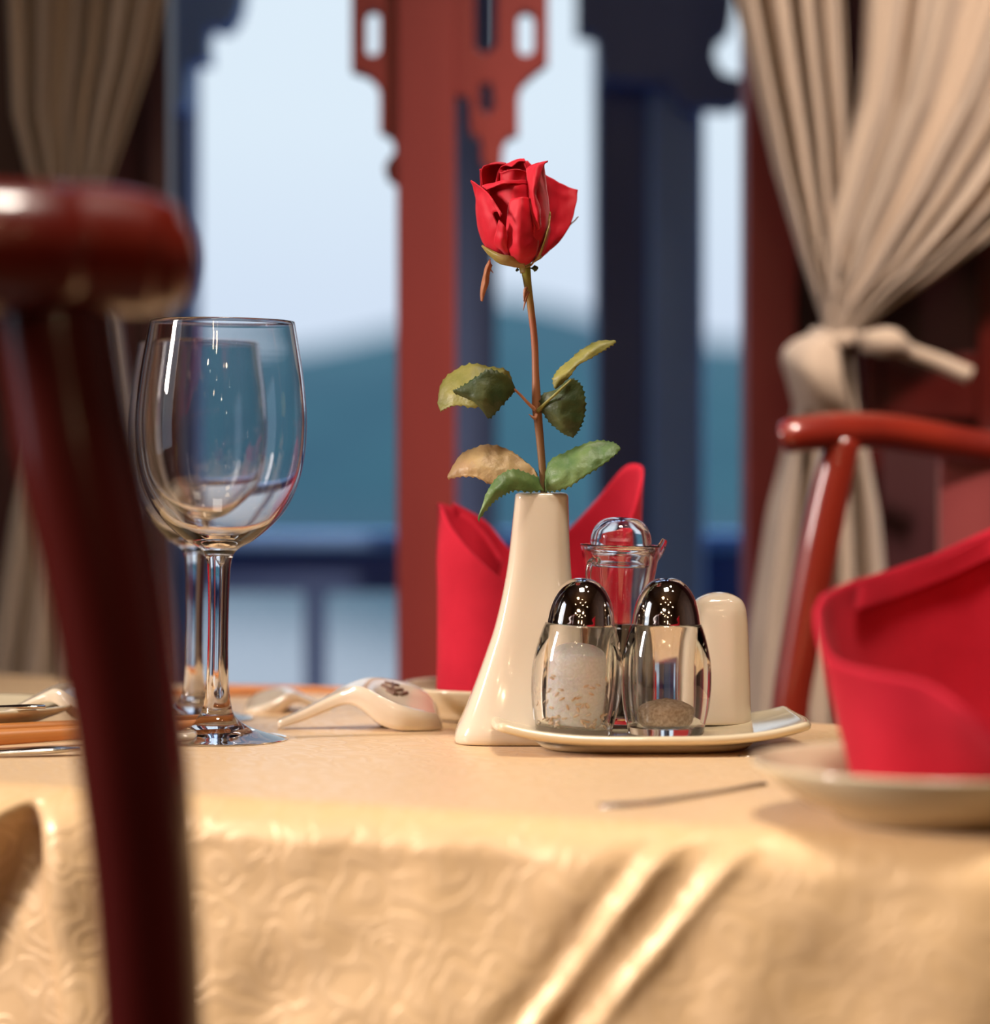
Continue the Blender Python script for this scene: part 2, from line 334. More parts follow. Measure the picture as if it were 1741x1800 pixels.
def ridge(Y, f, x0, x1, n, dep):
    R = [[], [], []]
    for i in range(n+1):
        px = x0+(x1-x0)*i/n; top = P(px, f(px), Y); R[0].append((top.x, Y-dep, -3.5)); R[1].append((top.x, Y-dep*.5, -3+(top.z+3)*.62)); R[2].append(tuple(top))
    return grid(R)
def lerp_tab(tab):
    def f(x):
        if x <= tab[0][0]: return tab[0][1]
        for (a, b), (c, d) in zip(tab, tab[1:]):
            if x <= c: return b+(d-b)*(x-a)/(c-a)
        return tab[-1][1]
    return f
f1 = lerp_tab([(-3000, 650), (200, 640), (420, 625), (560, 612), (640, 590), (720, 575), (860, 520), (930, 528), (1060, 560), (1250, 600), (1500, 612), (4500, 640)])
v, f = ridge(420, lambda x: f1(x)+5*noise.noise(Vector((x*.02, 3, 0))), -3000, 4500, 180, 120)
struct('hill', v, f, M['hill'])

# ------------------------------------------------------------------ table and tablecloth
NL, NR = Vector((-.36, 1.357)), Vector((.42, .987)); FL, FR = Vector((-.36, 1.953)), Vector((.42, 1.415))
tb = empty('dining_table', (0, 1.45, 0), 'wooden dining table hidden beneath the gold damask cloth', 'table')
def quad_box(c, z0, z1, inset=0):
    ctr = sum((Vector(q) for q in c), Vector((0, 0)))/4
    pts = [Vector(q)+(ctr-Vector(q)).normalized()*inset for q in c]
    V = [(p.x, p.y, z) for z in (z0, z1) for p in pts]
    return V, [(0, 1, 2, 3), (4, 5, 6, 7)]+[(i, (i+1) % 4, (i+1) % 4+4, i+4) for i in range(4)]
ob('table_top', *quad_box([NL, NR, FR, FL], TZ-.028, TZ-.003, .004), M['darklacquer'], tb, smooth=False)
for c in (NL, NR, FR, FL):
    ctr = Vector((.03, 1.43)); p = c+(ctr-c)*.16
    ob('leg', *box(p.x-.022, p.x+.022, p.y-.022, p.y+.022, 0, TZ-.028), M['darklacquer'], tb, smooth=False)
nn = Vector(((NR-NL).y, -(NR-NL).x)).normalized()
fnm = -Vector(((FR-FL).y, -(FR-FL).x)).normalized()
def gs(x, s): return math.exp(-(x/s)**2)
def sst(x, a, b): t = max(0, min(1, (x-a)/(b-a))); return t*t*(3-2*t)
DROP = .20
def cloth_pt(s, t):
    u = max(0, min(1, s)); v = max(0, min(1, t)); Wd, Hd = .86, .55
    os_, ot = (s-u)*Wd, (t-v)*Hd
    a = FL.lerp(FR, u); b = NL.lerp(NR, u); p = a.lerp(b, v)
    r = math.hypot(os_, ot)
    z = TZ
    # faint folds on the top
    z += .0006*noise.noise(Vector((p.x*9, p.y*9, 1)))
    if r <= 1e-9: return Vector((p.x, p.y, z))
    dirn = (Vector((1, 0)) if os_ > 0 else Vector((-1, 0)))*abs(os_)+(nn if ot > 0 else fnm)*abs(ot)
    dirn.normalize()
    R = .020; w = r
    if w < R*PI/2: out = R*math.sin(w/R); dn = R*(1-math.cos(w/R)); w2 = 0
    else: w2 = w-R*PI/2; out = R+.07*w2; dn = R+w2
    D = 0
    if ot > 0:
        q = (p.x/p.y*F+CX)
        k = sst(w, .004, .05)
        D += k*(.0044*noise.noise(Vector((p.x*24, w*14, 2)))+.0018*noise.noise(Vector((p.x*40, w*30, 5))))
        q1 = 1245-230/.078*(w-.008); q2 = 1365-245/.075*(w-.010)
        m_ = sst(w, .006, .022)
        D += m_*(.0026*gs(q-q1, 17)+.0028*gs(q-q2, 18)-.0022*gs(q-(q1+q2)/2-4, 34)-.0024*gs(q-q1+48, 30))
        # pleat near the left end
        qr = 78-2300*max(0, w-.010); qb = 92+620*max(0, w-.008); k2 = sst(w, .008, .03)
        D += .012*k2*gs(q-qr, 26+260*w)-.010*k2*sst(q, qr, qr+40)*(1-sst(q, qb-18, qb+26))
        D += .004*k2*gs(q-qb-45, 34)
        D += .006*k2*gs(q+260, 60)-.004*k2*gs(q+330, 60)
    else:
        D += sst(w, .01, .1)*.012*math.sin((p.x+p.y)*50)
    out += D
    return Vector((p.x+dirn.x*out, p.y+dirn.y*out, z-dn))
def rng(a, b, n): return [a+(b-a)*i/n for i in range(n)]
us = rng(-DROP/.86, 0, 26)+rng(0, 1, 300)+rng(1, 1+DROP/.86, 26)+[1+DROP/.86]
vs = rng(-DROP/.55, 0, 24)+rng(0, 1, 50)+rng(1, 1+.024/.55, 14)+rng(1+.024/.55, 1+DROP/.55, 90)+[1+DROP/.55]
G = [[cloth_pt(u, v) for u in us] for v in vs]
V, Fc = grid(G)
uvs = [(u*.86, v*.55) for v in vs for u in us]
tag(ob('tablecloth', V, Fc, M['cloth'], uvs=uvs, thick=.0012, off=-1), 'gold damask tablecloth with woven swirls draped over the table edge', 'tablecloth')

# ------------------------------------------------------------------ wine glasses
def wine_glass(px, py, label, sr=1.0, sz=1.0, tilt=.014):
    Y = (CZ-TZ)*F/(py-HY); root = empty('wine_glass', (P(px, py, Y).x, Y, TZ+.0007), label, 'wine glass', 'wine glasses', rot=(0, tilt, 0))
    k = 1.486/F; z = lambda y: (1300-y)*k
    outer = [(127, 566.5), (133, 600), (143, 660), (149.5, 720), (150.5, 760), (147, 805), (137, 850), (118, 893), (92, 925), (60, 952), (38, 964), (27, 974), (22, 988)]
    stem = [(20, 1010), (18.5, 1060), (18, 1110), (18.5, 1160), (20, 1205), (24, 1236), (29, 1256)]
    foot = [(42, 1271), (66, 1283), (98, 1293), (124, 1299.3)]
    po = [(r*k, z(y)) for r, y in outer]
    inner = [(124.5, 566.5), (130.2, 600), (140, 660), (146.3, 720), (147, 760), (143.2, 805), (132.5, 850), (112.5, 890), (84, 921), (50, 943), (22, 950), (0, 952)]
    pi_ = [(r*k, z(y)) for r, y in inner]
    prof = [(0.0, 0.0003), (80*k, .0004), (122*k, 0.0), (126*k, .0006)]+[(r*k, z(y)) for r, y in reversed(foot)]
    body = smooth_prof(prof[3:]+[(r*k, z(y)) for r, y in reversed(stem)]+list(reversed(po)), 5)
    full = prof[:3]+body+[((125.8)*k, z(565.6))]+smooth_prof(pi_, 6)
    full = [(r*(sr if True else 1), zz*sz) for r, zz in full]
    ob('bowl_and_stem', *lathe(full, 96), M['glass'], root, local=True)
    return root
g1 = wine_glass(381, 1300, 'clear wine glass nearest the viewer, in focus on the cloth beside the chair post')
g2 = wine_glass(340, 1264, 'second wine glass standing just behind the sharp one, half hidden by it', sr=.90, sz=.972, tilt=.016)

# ------------------------------------------------------------------ vase
VY = 1.478
vroot = empty('bud_vase', (P(950, 0, VY).x, VY, TZ), 'tall cream porcelain bud vase flaring at the foot, holding the rose', 'vase')
def loft_super(secs, n=64, ex=4.0, cap0=True, cap1=True):
    """secs: (z, xmin, xmax, ymin, ymax, exponent)"""
    V, Fc = [], []
    for z, x0, x1, y0, y1, ex in secs:
        for k in range(n):
            a = 2*PI*k/n; c, s = math.cos(a), math.sin(a)
            V.append(((x0+x1)/2+(x1-x0)/2*math.copysign(abs(c)**(2/ex), c), (y0+y1)/2+(y1-y0)/2*math.copysign(abs(s)**(2/ex), s), z))
    m_ = len(secs)
    for i in range(m_-1):
        for k in range(n):
            k2 = (k+1) % n; Fc.append((i*n+k, i*n+k2, (i+1)*n+k2, (i+1)*n+k))
    if cap0: Fc.append(tuple(range(n)))
    if cap1: Fc.append(tuple((m_-1)*n+k for k in range(n)))
    return V, Fc
vs_ = [(1313, 806, 1046, .026), (1310, 801, 1050, .029), (1300, 799.5, 1050, .030), (1285, 804, 1047, .0295), (1260, 815, 1041, .027), (1225, 829, 1034, .024), (1190, 842, 1027, .0215), (1150, 856, 1020, .0195),
       (1110, 869, 1014, .018), (1060, 881, 1009, .0165), (1000, 892, 1004, .0155), (940, 899, 1001, .015), (890, 904, 999.5, .0145), (874, 905.5, 999, .0143)]
pts = cr([(a, b, c) for a, b, c, d in vs_], 4); dd = [q[0] for q in cr([(d, 0, 0) for a, b, c, d in vs_], 4)]
zof = lambda y: (1313-y)/(1313-866)*(P(0, 866, VY).z-TZ)+TZ
secs = [(zof(q[0]), P(q[1], 0, VY).x, P(q[2], 0, VY).x, VY-d, VY+d, 4.5) for q, d in zip(pts, dd)]
lx, rx, ddt = secs[-1][1], secs[-1][2], dd[-1]; ztop = zof(866)
secs += [(zof(869), lx+.0003, rx-.0003, VY-ddt+.0003, VY+ddt-.0003, 4.5), (ztop-.0002, lx+.0012, rx-.0012, VY-ddt+.0012, VY+ddt-.0012, 4.3), (ztop, lx+.0022, rx-.0022, VY-ddt+.0022, VY+ddt-.0022, 4),
         (ztop-.0008, lx+.0034, rx-.0034, VY-ddt+.0034, VY+ddt-.0034, 4), (ztop-.05, lx+.004, rx-.004, VY-ddt+.004, VY+ddt-.004, 4)]
ob('vase_body', *loft_super(secs), M['ceramic'], vroot)

# ------------------------------------------------------------------ rose
RYd = 1.472
rose = empty('rose', P(957, 866, RYd), 'single red rose with green leaves standing in the cream bud vase', 'rose')
mm = 1/1000
def RP(px, py, d=0): return P(px, py, RYd+d*mm)            # d: millimetres behind (+) or before (-) the stem
st = [RP(958, 960, 2), RP(957, 900, 1), RP(956, 860), (RP(952, 800)), RP(947, 745), RP(944, 715), RP(942, 660), RP(940, 600), RP(934, 545), RP(928, 500), RP(924, 470)]
k = RYd/F
ob('stem', *tube(st, [6*k, 6*k, 6.2*k, 6.6*k, 7.5*k, 8.6*k, 6.4*k, 6*k, 6.2*k, 7*k, 9*k], 14, 6), M['stem'], rose)
def rpatch(name, rows, mt, thick=.0005, mu=7, mv=7, serr=0, sub=0, label=None):
    R = patch([[(q[0], q[1], RYd+(q[2] if len(q) > 2 else 0)*mm) for q in r] for r in rows], mu, mv)
    for r in R:
        for v in r: n_ = noise.noise_vector(v*190+Vector((len(rows), 0, 0))); v += Vector((n_.x*.0004, n_.y*.0011, n_.z*.0004))
    if serr:
        for i, r in enumerate(R):
            for side in (0, -1):
                c = r[len(r)//2]; d = (r[side]-c); l_ = d.length
                if l_ > 1e-6 and (i % 3) == 0: r[side] = r[side]+d/l_*serr*2.2*(.7+.6*random.random())
    o = ob(name, *grid(R), mt, rose, thick=thick)
    if label: o['label'] = label
    return o
# leaves: rows run from the base to the tip, across from one edge to the other
rpatch('leaf', [[(904, 684, -2), (903, 680, -2), (902, 676, -1)], [(893, 700, -6), (885, 672, -4), (892, 652, 0)], [(866, 712, -9), (855, 680, -5), (858, 645, 2)],
                [(835, 716, -8), (822, 684, -4), (826, 640, 5)], [(805, 712, -5), (795, 690, -1), (795, 655, 8)], [(786, 716, -2), (780, 700, 2), (776, 676, 8)], [(775, 723, 0), (773, 718, 2), (770, 710, 4)]], M['leafolive'], serr=.0004)
rpatch('leaf', [[(904, 688, -4), (905, 682, -4), (900, 668, -4)], [(890, 704, -8), (884, 690, -10), (880, 655, -9)], [(872, 724, -10), (862, 700, -14), (858, 650, -12)],
                [(858, 735, -10), (840, 702, -14), (836, 664, -12)], [(845, 712, -10), (822, 696, -12), (816, 678, -11)], [(826, 702, -9), (808, 691, -10), (803, 685, -10)], [(800, 692, -8), (798, 690, -8), (797, 688, -8)]], M['leafdark'], serr=.0004, label='dark green leaf folded over the olive one')
rpatch('leaf', [[(975, 682, -3), (977, 684, -3), (980, 682, -3)], [(973, 664, -2), (984, 668, -5), (1000, 664, -4)], [(984, 648, 0), (998, 652, -4), (1014, 644, -2)],
                [(1004, 632, 2), (1016, 636, -1), (1030, 634, 0)], [(1024, 614, 5), (1038, 618, 2), (1052, 622, 3)], [(1050, 601, 8), (1060, 606, 6), (1068, 612, 6)], [(1080, 598, 9), (1083, 599, 9), (1083, 601, 9)]], M['leafolive'], serr=.0003)
rpatch('leaf', [[(975, 690, -6), (998, 668, -7), (1008, 665, -6)], [(956, 692, -4), (985, 695, -9), (1020, 676, -6)], [(951, 712, -4), (985, 712, -10), (1028, 696, -6)],
                [(960, 734, -5), (990, 732, -10), (1029, 722, -6)], [(976, 750, -6), (998, 748, -9), (1023, 744, -6)], [(992, 762, -6), (1004, 760, -7), (1014, 760, -6)], [(1006, 769, -6), (1008, 770, -6), (1009, 768, -6)]], M['leafdark'], serr=.0005)
rpatch('leaf', [[(945, 850, -4), (946, 840, -3), (940, 826, -2)], [(922, 846, -8), (920, 826, -4), (916, 806, 0)], [(896, 850, -11), (888, 820, -7), (893, 791, 2)],
                [(868, 852, -12), (852, 817, -9), (858, 782, 0)], [(838, 840, -10), (826, 818, -8), (830, 790, 2)], [(812, 837, -6), (808, 822, -5), (808, 803, 1)], [(788, 841, -3), (787, 839, -3), (788, 836, -2)]], M['leaftan'], serr=.0003, label='tan backed leaf turned to show its underside')
rpatch('leaf', [[(955, 862, -6), (950, 852, -6), (948, 840, -5)], [(930, 864, -12), (926, 846, -13), (926, 832, -8)], [(905, 862, -17), (902, 842, -17), (905, 826, -12)],
                [(888, 868, -20), (884, 850, -21), (884, 832, -16)], [(872, 878, -22), (868, 866, -23), (868, 848, -20)], [(858, 892, -23), (855, 884, -24), (856, 868, -22)], [(842, 915, -24), (841, 913, -24), (842, 908, -24)]], M['leaf'], serr=.0004, label='green leaf curling down over the vase mouth')
rpatch('leaf', [[(958, 864, -4), (958, 858, -4), (958, 850, -3)], [(978, 862, -9), (970, 842, -8), (966, 812, -2)], [(1000, 855, -12), (996, 828, -10), (994, 796, -2)],
                [(1026, 838, -12), (1024, 812, -9), (1026, 782, -1)], [(1052, 822, -11), (1052, 802, -8), (1054, 775, 0)], [(1076, 804, -8), (1075, 792, -6), (1076, 778, -1)], [(1090, 790, -4), (1091, 788, -4), (1089, 785, -3)]], M['leaf'], serr=.0004, label='broad bright green leaf reaching right')
rpatch('leaf', [[(944, 848, 3), (946, 840, 2), (944, 832, 2)], [(925, 846, 6), (926, 830, 6), (928, 815, 5)], [(908, 836, 8), (908, 818, 8), (910, 802, 6)], [(898, 824, 8), (897, 812, 8), (900, 800, 7)]], M['leafdark'])
ob('petiole', *tube([RP(944, 722, -1), RP(930, 710, -3), RP(916, 695, -4), RP(902, 682, -4)], [4*k, 2.8*k, 2.4*k, 2*k], 10), M['sepaldry'], rose)
ob('petiole', *tube([RP(946, 722, -2), RP(960, 708, -8), RP(980, 690, -12), RP(1004, 668, -9)], [4*k, 2.6*k, 2.3*k, 1.5*k], 10), M['leafolive'], rose)
for (a, b_) in (((926, 520), (920, 546)), ((940, 735), (930, 728)), ((923, 512), (921, 530))):
    ob('thorn', *tube([RP(a[0]+3, a[1]-6, -3), RP(*a, -5), RP(*b_, -6)], [3*k, 3*k, .4*k], 8), M['sepaldry'], rose)
# bloom: back petals first
def pet(rows, thick=.0006, label=None): return rpatch('petal', rows, M['petal'], thick, 7, 7, label=label)
# big right rear petal
pet([[(922, 462, 2), (932, 460, 4), (944, 458, 6), (952, 452, 8)], [(945, 430, 4), (962, 438, 8), (972, 432, 12), (984, 424, 16)], [(955, 380, 6), (975, 392, 14), (990, 395, 17), (1004, 393, 18)],
     [(956, 335, 8), (978, 345, 17), (998, 352, 20), (1013, 360, 20)], [(956, 305, 10), (976, 317, 18), (996, 327, 22), (1016, 334, 24)]], label='broad dark petal opening to the right')
# back petals forming the cup
pet([[(905, 460, 6), (920, 462, 8), (935, 460, 6)], [(860, 420, 14), (915, 430, 26), (960, 420, 14)], [(846, 360, 16), (905, 360, 34), (962, 360, 18)], [(845, 312, 10), (900, 305, 30), (955, 312, 16)], [(843, 298, 4), (895, 287, 24), (928, 283, 16)]])
pet([[(900, 455, 4), (915, 460, 6), (930, 460, 4)], [(858, 400, 8), (900, 410, 20), (940, 400, 12)], [(850, 340, 8), (890, 335, 22), (925, 330, 14)], [(847, 304, 2), (868, 291, 12), (892, 290, 14), ][:3], [(850, 292, -3), (872, 288, 5), (890, 289, 9)]])
pet([[(900, 440, 4), (915, 440, 8), (925, 440, 6)], [(870, 380, 6), (905, 380, 16), (935, 380, 8)], [(872, 320, 4), (900, 316, 14), (930, 318, 6)], [(880, 295, 4), (903, 288, 12), (926, 296, 4)], [(892, 291, 4), (908, 281, 9), (922, 280, 3)], [(900, 292, 1), (912, 284, 4), (924, 284, -2)]])
# inner spiral
for (cx, cy, r0, a0, a1, ytop, dz) in ((905, 330, 26, 20, 330, 300, 2), (902, 330, 17, 100, 420, 302, 2), (900, 328, 9, 200, 560, 300, 2)):
    rows = []
    for (yy, sc) in ((440, .6), (390, .9), (340, 1.0), (ytop+8, 1.0), (ytop, 1.12)):
        rows.append([(cx+r0*sc*(1-.15*j/8)*math.cos(math.radians(a0+(a1-a0)*j/8)), yy+3*math.sin(j*1.7), dz+r0*.30*sc*(1-.15*j/8)*math.sin(math.radians(a0+(a1-a0)*j/8))) for j in range(9)])
    pet(rows)
# central front petal with a rolled rim
pet([[(884, 452, -6), (908, 462, -12), (938, 455, -6)], [(866, 420, -10), (905, 430, -22), (945, 418, -14)], [(860, 370, -12), (905, 380, -27), (948, 366, -16)], [(862, 336, -12), (902, 338, -27), (942, 336, -14)],
     [(850, 326, -12), (893, 321, -26), (938, 321, -13)], [(848, 330, -15), (888, 318, -29), (935, 319, -14)], [(852, 336, -17), (886, 323, -31), (930, 324, -17)]])
# left outer petal, its rim rolled outward along a diagonal
pet([[(868, 452, 6), (872, 458, -6), (886, 462, -12), (905, 466, -14)], [(846, 418, 4), (852, 425, -10), (868, 430, -20), (890, 428, -24)], [(838, 380, 2), (842, 385, -12), (856, 392, -22), (876, 398, -27)],
     [(837, 350, 0), (840, 352, -12), (850, 362, -20), (868, 378, -26)], [(833, 330, -2), (842, 334, -13), (854, 348, -22), (872, 372, -29)], [(828, 318, -5), (844, 328, -16), (862, 346, -26), (882, 376, -33)],
     [(831, 320, -9), (848, 333, -19), (863, 351, -28), (880, 382, -34)]], label='pale lit petal on the left with a rolled rim')
pet([[(905, 464, -12), (895, 458, -14), (882, 448, -14)], [(893, 440, -24), (882, 432, -26), (870, 425, -24)], [(891, 412, -28), (884, 408, -30), (874, 402, -28)], [(890, 400, -30), (886, 396, -31), (878, 386, -30)]])
# lower front petal
pet([[(893, 458, -10), (915, 468, -12), (940, 456, -8)], [(888, 440, -20), (915, 446, -28), (946, 436, -18)], [(890, 405, -26), (917, 410, -32), (948, 404, -20)], [(893, 375, -27), (918, 374, -33), (946, 372, -20)], [(897, 352, -26), (918, 346, -31), (940, 350, -20)]])
# right front petal, tip up, rim rolled back
pet([[(932, 458, -8), (945, 450, -6), (956, 445, 0)], [(936, 425, -22), (955, 420, -16), (966, 410, 0)], [(938, 390, -27), (958, 385, -18), (966, 378, 2)], [(932, 350, -28), (950, 345, -22), (962, 335, -2)],
     [(928, 318, -24), (944, 310, -20), (958, 305, -4)], [(926, 300, -14), (940, 292, -16), (957, 290, -8)], [(930, 294, -10), (948, 286, -14), (963, 284, -12)]])
pet([[(946, 405, -25), (949, 402, -28), (951, 398, -25)], [(935, 375, -28), (944, 372, -34), (949, 365, -29)], [(932, 340, -28), (938, 338, -34), (943, 344, -30)], [(928, 320, -26), (940, 316, -33), (947, 320, -30)], [(926, 302, -20), (942, 296, -28), (956, 292, -24)], [(930, 296, -15), (946, 288, -21), (963, 283, -18)]])
# sepals and receptacle
ob('receptacle', *tube([RP(923, 480, 0), RP(922, 470, 0), RP(920, 462, 0), RP(919, 452, 0)], [8*k, 10*k, 18*k, 26*k], 16), M['sepal'], rose)
def sepal(rows, mt=M['sepal']): return rpatch('sepal', rows, mt, .0006, 6, 6)
sepal([[(925, 469, -8), (922, 466, -14), (922, 460, -14)], [(900, 468, -17), (898, 460, -22), (902, 452, -22)], [(876, 461, -17), (876, 452, -22), (880, 446, -22)], [(860, 448, -14), (860, 442, -18), (864, 440, -18)], [(848, 433, -8), (848, 432, -9), (849, 431, -10)]])
sepal([[(925, 470, -4), (935, 466, -10), (940, 460, -12)], [(945, 455, -10), (950, 448, -16), (952, 438, -18)], [(955, 430, -12), (960, 420, -17), (960, 412, -18)], [(962, 405, -12), (966, 395, -14), (966, 388, -13)], [(965, 378, -10), (967, 374, -10), (967, 372, -10)]])
sepal([[(935, 462, 4), (944, 458, 4), (950, 452, 4)], [(962, 444, 18), (968, 438, 20), (972, 432, 22)], [(988, 416, 26), (991, 410, 27), (993, 404, 27)], [(1005, 394, 27), (1006, 392, 27), (1007, 391, 27)], [(1017, 382, 20), (1017, 382, 20), (1018, 381, 20)]])
sepal([[(930, 470, 0), (936, 470, -2), (940, 466, -2)], [(938, 474, -2), (942, 472, -4), (946, 470, -3)], [(940, 478, -2), (942, 477, -3), (944, 475, -3)]], M['leafdark'])
sepal([[(915, 466, 0), (910, 470, 0), (914, 474, 0)], [(908, 472, 0), (906, 475, 0), (909, 477, 0)]], M['leafdark'])
sepal([[(862, 456, -4), (862, 462, -6), (866, 466, -4)], [(852, 474, -4), (856, 478, -8), (861, 480, -4)], [(848, 495, -2), (852, 498, -7), (859, 500, -4)], [(846, 515, -2), (849, 516, -5), (853, 514, -4)], [(846, 529, -2), (847, 530, -3), (848, 530, -3)]], M['sepaldry'])
ob('sepal', *tube([RP(862, 460, -4), RP(862, 470, -5), RP(866, 478, -5), RP(868, 480, -5)], [1.2*k, 1*k, .8*k, .4*k], 6), M['sepaldry'], rose)

# ------------------------------------------------------------------ condiment dish
TRC = (P(1143, 0, 1.445).x, 1.447)
dish = empty('condiment_dish', (TRC[0], TRC[1], TZ), 'ivory boat-shaped dish with upturned ends, carrying the cruet set', 'dish')
def dish_surface(off):
    R = []
    NX, NY = 40, 20
    for j in range(NY+1):
        b = -1+2*j/NY; row = []
        for i in range(NX+1):
            a = -1+2*i/NX
            wx = .0825*(1-.05*b*b)-(.002 if b > 0 else 0)*b; yy = TRC[1]+b*.056*(1-.14*abs(a)**2.6) + .003*a
            x = TRC[0]+a*wx
            h = .0048+.0092*abs(a)**3.0+.0046*abs(b)**3.5*(1-.55*abs(a)**2)+off
            row.append((x, yy, TZ+h))
        R.append(row)
    return grid(R)
ob('dish_body', *dish_surface(.0), M['plate'], dish, thick=.0045, off=0, sub=1)
ob('foot_ring', *loft_super([(TZ+.0008, TRC[0]-.056, TRC[0]+.050, TRC[1]-.037, TRC[1]+.036, 3), (TZ+.0042, TRC[0]-.060, TRC[0]+.054, TRC[1]-.041, TRC[1]+.040, 3)]), M['plate'], dish)

TS = TZ+.0078
def shaker(px, label, fill, tilt):
    Y = 1.432; k = Y/F
    root = empty('shaker', (P(px, 0, Y).x, Y, TS), label, 'shaker', 'salt and pepper shakers', rot=(0, tilt, 0))
    z = lambda y: (1298-y)*k
    out = [(62, 1297.5), (66, 1294), (69, 1280), (75, 1255), (79, 1225), (80, 1200), (79, 1175), (74, 1145), (67, 1118), (61.5, 1103)]
    inn = [(57.5, 1103), (58, 1118), (56, 1150), (54, 1190), (53, 1230), (51, 1262), (48, 1276), (40, 1282), (0, 1284)]
    prof = [(0, z(1297))]+smooth_prof([(r*k, z(y)) for r, y in out], 4)+smooth_prof([(r*k, z(y)) for r, y in inn], 4)
    ob('glass_body', *lathe(prof, 72), M['acrylic'], root, local=True)
    cap = [(60, 1104), (60.5, 1102), (59.5, 1095), (57, 1080), (51, 1060), (41, 1042), (28, 1029), (14, 1023), (0, 1021.5)]
    c = ob('chrome_cap', *lathe(smooth_prof([(r*k, z(y)) for r, y in cap], 6), 72), M['chrome'], root, local=True)
    V, Fc = [], []
    for i in range(6):
        a = i*PI/3; r = 0 if i == 5 else 7*k
        v, f = lathe([(1.5*k, 0), (1.5*k, .3*k), (0, .35*k)], 10, (r*math.cos(a*1.2), r*math.sin(a*1.2), z(1022.6)-.00005*(r > 0)*4))
        V, Fc = join((V, Fc), (v, f))
    ob('pour_holes', V, Fc, M['hole'], c, local=True)
    fz = lambda rr, y: (rr*k, z(y))
    if fill == 'salt':
        body = [fz(0, 1281), fz(38, 1279.5), fz(46, 1272), fz(49, 1255), fz(50.5, 1225), fz(51, 1190), fz(50, 1165), fz(44, 1156), fz(25, 1151), fz(0, 1149)]
        ob('salt', *lathe(smooth_prof(body, 3), 48), M['salt'], root, local=True)
        rng_ = random.Random(3); V, Fc = [], []
        for i in range(60):
            a = rng_.uniform(-PI, 0); y = 1278-85*rng_.random()**1.7; r = 51.0*k if y < 1260 else 49*k
            p = Vector((r*math.cos(a), r*math.sin(a), z(y))); t_ = Vector((-math.sin(a), math.cos(a), 0)); g = rng_.uniform(-1.2, 1.2)
            d = (t_*math.cos(g)+Vector((0, 0, 1))*math.sin(g))*.0015
            V, Fc = join((V, Fc), tube([p-d, p-d*.5, p+d*.5, p+d], [.0002, .0006, .0006, .0002], 6, 1))
        tag(ob('rice_grains', V, Fc, M['rice'], root, local=True), 'toasted rice grains mixed into the salt', kind='stuff')
    else:
        body = [fz(0, 1281), fz(38, 1279.5), fz(46, 1272), fz(48.5, 1258), fz(49, 1246), fz(30, 1236), fz(0, 1230)]
        ob('pepper', *lathe(smooth_prof(body, 3), 48), M['pepper'], root, local=True)
    return root
shaker(1008, 'glass shaker of white salt with rice grains, leaning next to the vase', 'salt', .066)
shaker(1171, 'glass shaker nearly empty, with brown pepper at the bottom, before the toothpick holder', 'pepper', .004)

# cruet with domed stopper
Y = 1.482; k = Y/F; z = lambda y: (1288-y)*k
cru = empty('sauce_cruet', (P(1084, 0, Y).x, Y, TZ+.0088), 'clear cruet of dark sauce with a domed stopper, behind the two shakers', 'cruet', rot=(0, .025, 0))
out = [(46, 1287), (50, 1283), (52, 1260), (52, 1200), (52, 1140), (53, 1100), (56, 1060), (61, 1030), (66, 1000), (69, 985), (71, 976), (71, 973)]
inn = [(66, 973), (64, 985), (60, 1000), (55, 1030), (50, 1060), (48, 1100), (47.5, 1140), (47.5, 1200), (47, 1262), (40, 1274), (0, 1276)]
ob('glass_body', *lathe([(0, z(1286))]+smooth_prof([(r*k, z(y)) for r, y in out], 4)+smooth_prof([(r*k, z(y)) for r, y in inn], 4), 72), M['glass'], cru, local=True)
ob('sauce', *lathe([(0, z(1275.5)), (39*k, z(1273)), (46.3*k, z(1261)), (46.8*k, z(1200)), (46.8*k, z(1140)), (46.6*k, z(1112)), (0, z(1112))], 48), M['soy'], cru, local=True)
dome = [(48, 1012), (51, 1008), (52, 990), (60, 984), (61, 980), (54, 976), (54, 968), (52, 955), (45, 940), (33, 930), (18, 925.5), (0, 924)]
domi = [(0, 930), (17, 931.5), (30, 936), (41, 945), (47, 957), (49, 972), (48, 990), (46, 1010)]
sp = ob('stopper', *lathe([(r*k, z(y)) for r, y in cr([(a, b, 0) for a, b in dome], 5) for _ in (0,)] if False else [(max(0, q[0])*k, z(q[1])) for q in cr([(a, b, 0) for a, b in dome], 5)]+[(max(0, q[0])*k, z(q[1])) for q in cr([(a, b, 0) for a, b in domi], 5)]+[(48*k, z(1012))], 64), M['glass'], cru, local=True)
ob('spout', *tube([(58*k, 0, z(995)), (66*k, -1*k, z(984)), (73*k, -2*k, z(972)), (77*k, -2*k, z(962))], [10*k, 9*k, 7*k, 5*k], 16), M['glass'], cru, local=True)
ob('handle', *tube([(-40*k, -40*k, z(1000)), (-54*k, -54*k, z(1004)), (-58*k, -58*k, z(1030)), (-50*k, -50*k, z(1070)), (-38*k, -38*k, z(1090))], [7*k, 6*k, 5*k, 5*k, 6*k], 12), M['glass'], cru, local=True)

